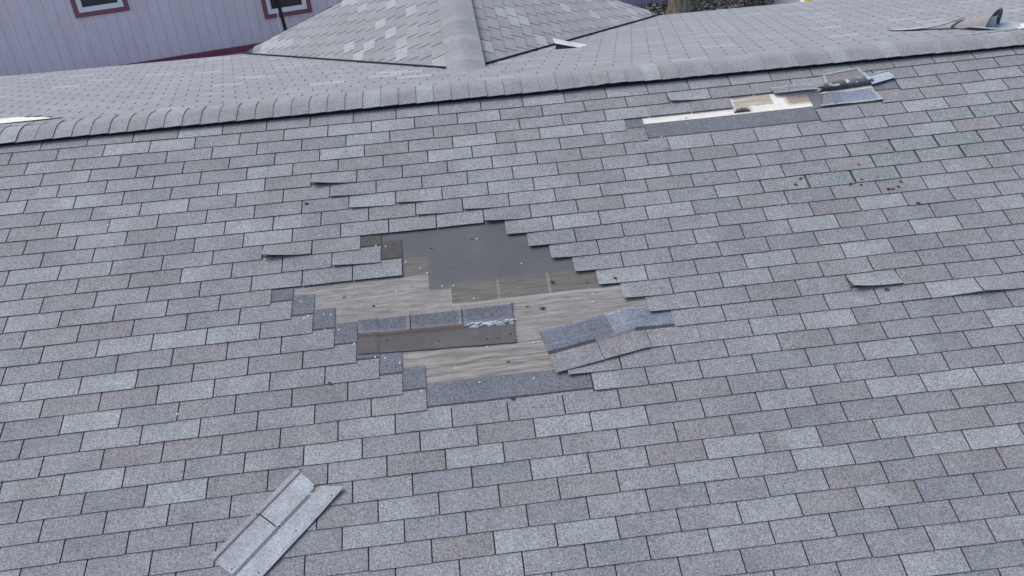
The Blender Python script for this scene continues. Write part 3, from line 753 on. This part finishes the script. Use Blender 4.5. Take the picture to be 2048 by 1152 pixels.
# big piece folded back up the slope: granule face, then a dark rolled fold
fb = MB()
def fold(u, v, t):
    # v: 0 at the free top edge, .55 where the roll starts, 1 under the roll
    Xl, Xr = 218.4 - 3.5 * v * v, 229.6 + 2.0 * v
    X = Xl + (Xr - Xl) * u
    rt = -.02 - .32 * u; rb = 1.5 - .26 * u
    if v < .55:
        w_ = v / .55; r = rt + (rb - .55 - rt) * w_; h = .75 + .5 * w_ * w_
    else:
        w_ = (v - .55) / .45; a = w_ * math.pi * .95
        r = rb - .55 + .50 * math.sin(a * .55) ** 1; h = 1.25 + .75 * math.sin(a) * .7 - 1.0 * w_ ** 2
    X += .25 * nn(u * 3, v * 5, 1)
    return F(X, r, h + t + .08 * nn(u * 6, v * 5, 7))
def fold_t(u, v):
    if v < .55:
        if v < .06 or u < .07 or u > .93: return (.36, .365, .38)
        if v < .12: return (.09, .095, .11)
        return (.20, .20, .215)
    if nn(u * 9, v * 7, 2) > .22 and .05 < u and v < .82: return (.42, .50, .62)
    return (.075, .078, .085) if u < .5 else (.095, .11, .14)
fb.slab(lambda u, v: fold(u, v, .2), lambda u, v: fold(u, v, 0), 30, 30, None, DARK, under=(.03, .03, .03), tf=fold_t)
o = fb.build('folded_shingle', M_SH); tag(o, 'shingle folded back with a dark rolled edge, largest scrap under the ridge', 'shingle', 'torn shingle scraps under the ridge')
quad('torn_shingle', [(230.6, 1.38, .9), (238.0, .98, .8), (236.6, .20, .6), (229.8, .48, .6)], (12, 8),
     lambda u, v: (.40, .47, .54) if v < .72 else (.06, .065, .075) if v < .82 else (.35, .36, .38), 'small light blue scrap at the right end of the scraps under the ridge', bend=lambda u, v: (0, 0, .3 * math.sin(3.1 * v)))
quad('torn_shingle', [(213.6, 2.75, .55), (231.6, 2.72, .55), (230.4, 1.55, .35), (216.2, 1.70, .35)], (18, 8),
     lambda u, v: (.34, .35, .37) if v < .10 or u > .95 else (.20, .255, .335) if u > .33 else (.17, .195, .24), 'flat blue grey scrap with a pale rim below the rolled shingle', bend=lambda u, v: (0, 0, .12 * math.sin(7 * u) * (1 - v)))
# dark chip of wood on the pale sheathing
cm = MB()
for i in range(7):
    X = 189.8 + i * .65; h_ = (.6, 1.3, 1.5, 2.2, 1.9, 1.2, .5)[i]
    cm.slab(lambda u, v: F(X + .66 * u, 2.36 - .16 * v * h_ / 1.5, .35 + .15 * (i % 2)), lambda u, v: F(X + .66 * u, 2.36 - .16 * v * h_ / 1.5, .1), 1, 1, (0, 0, 0), (0, 0, 0))
o = cm.build('bark_chip', M_LEAF); tag(o, 'dark brown chip lying on the pale bare sheathing near the ridge', 'chip')

# bits of leaf on the roof
random.seed(3)
LV = [(199.6, 8.25), (197.6, 8.68), (214.7, 8.81), (211.4, 9.05), (213.9, 9.2), (222.9, 9.62), (224.2, 9.26), (221.3, 9.74), (220.2, 9.72), (225.5, 10.94), (215.9, 7.68), (146.3, 13.69), (128.1, 15.0), (79.1, 17.99), (131.4, 13.42), (207.9, 16.2), (118.4, 19.9), (72.2, 6.3)]
def leaf(mb, X, r):
    a = random.uniform(-.9, .9); L_ = random.uniform(.7, 1.3); w_ = L_ * .28; z = surf(X, r) + .06
    c, s_ = math.cos(a), math.sin(a)
    def p(q, t, h): return F(X + q * c - t * s_, r + (q * s_ + t * c) / E5, z + h)
    for sg in (1, -1):
        pts = [p(-L_ / 2, 0, .1), p(-L_ * .2, sg * w_, .22), p(L_ * .2, sg * w_ * .8, .2), p(L_ / 2, 0, .25), p(0, 0, 0)]
        mb.face(pts if sg < 0 else pts[::-1])
        low = [q - NF * .002 for q in pts]; mb.face(low if sg > 0 else low[::-1])
for i, (X, r) in enumerate(LV):
    mb = MB(); leaf(mb, X, r); o = mb.build('dead_leaf', M_LEAF); g = X > 195 and r < 12
    tag(o, 'tiny dark dead leaf among the green grey replacement shingles' if g else 'tiny dark dead leaf lying around the plywood opening', 'leaf', 'dead leaves on the green shingles' if g else 'dead leaves around the opening')

# ---------------------------------------------------------------- ground and neighbours
gm = MB(); gm.face([(-150, -150, GZ), (150, -150, GZ), (150, 150, GZ), (-150, 150, GZ)]); g = gm.build('ground', M_CONC, origin=(0, 0, GZ)); g['kind'] = 'structure'
wa = Vector((-1.96, 12.08, 0)); wang = math.radians(11.43); wd = Vector((math.cos(wang), math.sin(wang), 0)); wn = Vector((math.sin(wang), -math.cos(wang), 0))
def Wl(s, d, z): q = wa + wd * s + wn * d; return (q.x, q.y, GZ + z)     # s along, d out of the wall, z above ground
nb = empty('neighbour_house', Wl(-2, 0, 0), 'lavender grey sided house with plum trimmed windows beyond the roof', 'house')
s0, s1 = -8.0, 6.2
holes = [(-2.00, -1.02, 1.145, 2.25), (1.42, 2.37, .58, 1.70)]
# measured windows: outer trim rectangles (s0, s1, bottom, top)
wl = MB()
def wq(sa, sb_, z0, z1):
    if sb_ - sa < 1e-4 or z1 - z0 < 1e-4: return
    wl.face([Wl(sa, 0, z0), Wl(sb_, 0, z0), Wl(sb_, 0, z1), Wl(sa, 0, z1)], uv=[(sa, z0), (sb_, z0), (sb_, z1), (sa, z1)])
H = 3.6
wq(s0, holes[0][0], .125, H)
for i, hq in enumerate(holes):
    wq(hq[0], hq[1], .125, hq[2]); wq(hq[0], hq[1], hq[3], H)
    wq(hq[1], holes[i + 1][0] if i + 1 < len(holes) else s1, .125, H)
wl.face([Wl(s1, 0, 0), Wl(s1, -6, 0), Wl(s1, -6, H), Wl(s1, 0, H)], uv=[(0, 0), (6, 0), (6, H), (0, H)]); wl.face([Wl(s0, -6, 0), Wl(s0, 0, 0), Wl(s0, 0, H), Wl(s0, -6, H)], uv=[(0, 0), (6, 0), (6, H), (0, H)])
wl.build('wall', M_SIDING, nb, uv=True)
sk = MB(); sk.box(s0, s1, .0, .03, 0, .122, fr=lambda x, y, z: Wl(x, y, z)); sk.build('skirting', M_SKIRT, nb)
rf = MB(); rf.box(s0 - .3, s1 + .3, -6.4, .5, H, H + .12, fr=lambda x, y, z: Wl(x, y, z)); rf.build('roof', M_FASCIA, nb)
for i, (a, b, z0, z1) in enumerate(holes):
    tw = .085
    tm = MB(); f_ = lambda x, y, z: Wl(x, y, z)
    tm.box(a, b, -.04, .028, z0, z0 + tw, fr=f_); tm.box(a, b, -.04, .028, z1 - tw, z1, fr=f_); tm.box(a, a + tw, -.04, .026, z0 + tw, z1 - tw, fr=f_); tm.box(b - tw, b, -.04, .026, z0 + tw, z1 - tw, fr=f_)
    win = tm.build('window', M_TRIM, nb)
    fm_ = MB(); a2, b2, c2, d2 = a + tw + .002, b - tw - .002, z0 + tw + .002, z1 - tw - .002; fw = .05
    fm_.box(a2, b2, -.05, .018, c2, c2 + fw, fr=f_); fm_.box(a2, b2, -.05, .018, d2 - fw, d2, fr=f_); fm_.box(a2, a2 + fw, -.05, .016, c2 + fw, d2 - fw, fr=f_); fm_.box(b2 - fw, b2, -.05, .016, c2 + fw, d2 - fw, fr=f_)
    a3, b3, c3, d3 = a2 + fw + .01, b2 - fw - .01, c2 + fw + .01, d2 - fw - .01; fw2 = .022
    fm_.box(a3 - .01, b3 + .01, -.06, -.005, c3 - .01, c3 + fw2, fr=f_); fm_.box(a3 - .01, a3 + fw2, -.06, -.007, c3 + fw2, d3, fr=f_); fm_.box(b3 - fw2, b3 + .01, -.06, -.007, c3 + fw2, d3, fr=f_)
    fm_.build('window_frame', M_WHITE, win)
    gl = MB(); gl.face([Wl(a2 + .03, -.035, c2 + .03), Wl(b2 - .03, -.035, c2 + .03), Wl(b2 - .03, -.035, d2 - .02), Wl(a2 + .03, -.035, d2 - .02)]); gl.build('pane', M_GLASS, win)
# lamp post
lp = empty('lamp_post', Wl(1.78, .55, 0), 'black floodlight post standing in front of the right window of the lavender house', 'lamp')
B = Vector(Wl(1.78, .55, 0)); up = Vector((-.06, 0, 1)).normalized()
mb = MB(); mb.tube([B, B + up * 1.42], [.036, .034], 12); mb.tube([B, B + up * .03], [.09, .09], 12); mb.build('post', M_POLE, lp, smooth=True)
mb = MB(); f_ = lambda x, y, z: tuple(Vector(Wl(1.78 + x - .07, .55 + y, 1.02 + z)))
mb.box(-.13, .13, -.05, .10, .18, .52, fr=f_); mb.box(-.10, .10, -.03, .06, .10, .18, fr=f_); hd_ = mb.build('lamp_head', M_POLE, lp)
mb = MB(); mb.tube([Wl(1.69, .66, 1.16), Wl(1.69, .68, 1.16)], [.022, .022], 10); mb.build('lens', M_LENS, hd_)
mb = MB(); mb.tube([Wl(1.66, .60, 0), Wl(1.66, .60, .85)], [.008, .008], 6); mb.build('cable', M_WHITE, lp)

# fence, tree, planting on the right
fa, fbx = Vector((5.2, 12.18, 0)), Vector((9.35, 12.60, 0)); fdv = (fbx - fa).normalized(); fn_ = Vector((fdv.y, -fdv.x, 0))
fe = empty('board_fence', (fa.x, fa.y, GZ), 'violet grey vertical board fence behind the tree trunk', 'fence')
k = 0; s = 0; Lf = (fbx - fa).length
bm_ = MB()
while s < Lf - .1:
    jt = random.uniform(-.004, .004)
    bm_.box(s + .004, s + .15, .0 + jt, .02 + jt, .03, 1.85 + random.uniform(-.01, .01), fr=lambda x, y, z: (fa.x + fdv.x * x + fn_.x * y, fa.y + fdv.y * x + fn_.y * y, GZ + z)); s += .155
bm_.build('board_panel', plain('violet grey fence paint', (.26, .265, .37), .8, .2, 0, .12, 5), fe)
rl = MB()
for z in (.3, 1.0, 1.6): rl.box(0, Lf, -.045, -.004, z, z + .09, fr=lambda x, y, z: (fa.x + fdv.x * x + fn_.x * y, fa.y + fdv.y * x + fn_.y * y, GZ + z))
rl.build('rail', M_STUCCO, fe)
tr = empty('tree', (7.72, 11.75, GZ), 'thick brown tree trunk in front of the violet fence', 'tree')
tb = MB(); random.seed(5)
pts = [Vector((7.72 + .03 * math.sin(z), 11.75, GZ - .05 + z)) for z in (0, .15, .4, .9, 1.6, 2.6, 3.8, 5.2)]
nT = 26; rad = [.30, .25, .225, .21, .20, .185, .16, .12]
rings = [[p + Vector((math.cos(2 * math.pi * k / nT), math.sin(2 * math.pi * k / nT), 0)) * r * (1 + .07 * nn(k * .9, i * .35, 3)) for k in range(nT)] for i, (p, r) in enumerate(zip(pts, rad))]
for a, b in zip(rings, rings[1:]):
    for k in range(nT): tb.face([a[k], a[(k + 1) % nT], b[(k + 1) % nT], b[k]])
tb.build('trunk', M_BARK, tr, smooth=True)
random.seed(8)
for i in range(9):
    z = random.uniform(3.0, 5.0); a = i * .7 + random.uniform(-.2, .2); p = Vector((7.72, 11.75, GZ + z)); P = [p]; d = Vector((math.cos(a), math.sin(a), .9))
    for q in range(5): d = (d + Vector((random.uniform(-.25, .25), random.uniform(-.25, .25), .1))); P.append(P[-1] + d.normalized() * .55)
    lb = MB(); lb.tube(P, [.06, .05, .04, .03, .018, .008], 7); limb = lb.build('limb', M_BARK, tr, smooth=True)
# ground cover strip along the fence
random.seed(9); lt = MB()
def leafq(mb, c, s, mi):
    n = Vector((random.uniform(-1, 1), random.uniform(-1, 1), random.uniform(.1, 1))).normalized(); x = n.cross(Vector((0, .3, 1))).normalized(); y = n.cross(x)
    mb.face([c - x * s, c - y * s * .5, c + x * s, c + y * s * .5], mi=mi)
for i in range(5200):
    s = random.uniform(.6, Lf + .3); d = random.uniform(.02, .62) ; h = random.uniform(0, .16) * (1.2 - d)
    p = fa + fdv * s + fn_ * d; leafq(lt, Vector((p.x, p.y, GZ + .01 + h)), random.uniform(.02, .05), 0 if random.random() < .6 else 1)
o = lt.build('ground_cover', [M_LITTER, M_GREENL]); o['kind'] = 'stuff'; tag(o, 'dark ivy and leaf litter along the foot of the fence', 'ground cover')
sh = empty('shrub', (9.55, 12.25, GZ), 'scruffy twiggy shrub at the right end of the fence', 'shrub'); tw = MB(); lf = MB()
for i in range(60):
    a = random.uniform(0, 6.28); p = Vector((9.55 + random.uniform(-.35, .35), 12.25 + random.uniform(-.15, .15), GZ)); P = [p]; d = Vector((math.cos(a) * .6, math.sin(a) * .6, .8))
    for q in range(4): d = d + Vector((random.uniform(-.3, .3), random.uniform(-.3, .3), random.uniform(-.15, .15))); P.append(P[-1] + d.normalized() * .17)
    tw.tube(P, [.010, .008, .006, .004, .002], 4)
    for q in P[1:]:
        for _ in range(9): leafq(lf, q + Vector((random.uniform(-.1, .1), random.uniform(-.1, .1), random.uniform(-.08, .08))), random.uniform(.012, .035), 0)
tw.build('stem', M_BRANCH, sh); lf.build('foliage', M_GREENL, sh)
# hydrant
hx, hy = 10.50, 11.97
hy_ = empty('fire_hydrant', (hx, hy, GZ), 'yellow hydrant on a white base just past the far eave at the top right', 'hydrant')
mb = MB(); mb.tube([(hx, hy, GZ + .06), (hx, hy, GZ + .5)], [.095, .085], 16); mb.tube([(hx, hy, GZ + .5), (hx, hy, GZ + .53), (hx, hy, GZ + .60), (hx, hy, GZ + .66)], [.12, .12, .09, .03], 16)
mb.tube([(hx - .17, hy, GZ + .38), (hx + .17, hy, GZ + .38)], [.045, .045], 12); mb.tube([(hx, hy - .16, GZ + .36), (hx, hy, GZ + .36)], [.055, .055], 12); mb.build('barrel', M_YELLOW, hy_, smooth=True)
mb = MB(); mb.tube([(hx, hy, GZ), (hx, hy, GZ + .06)], [.17, .15], 16); mb.build('base', M_WHITE, hy_, smooth=True)
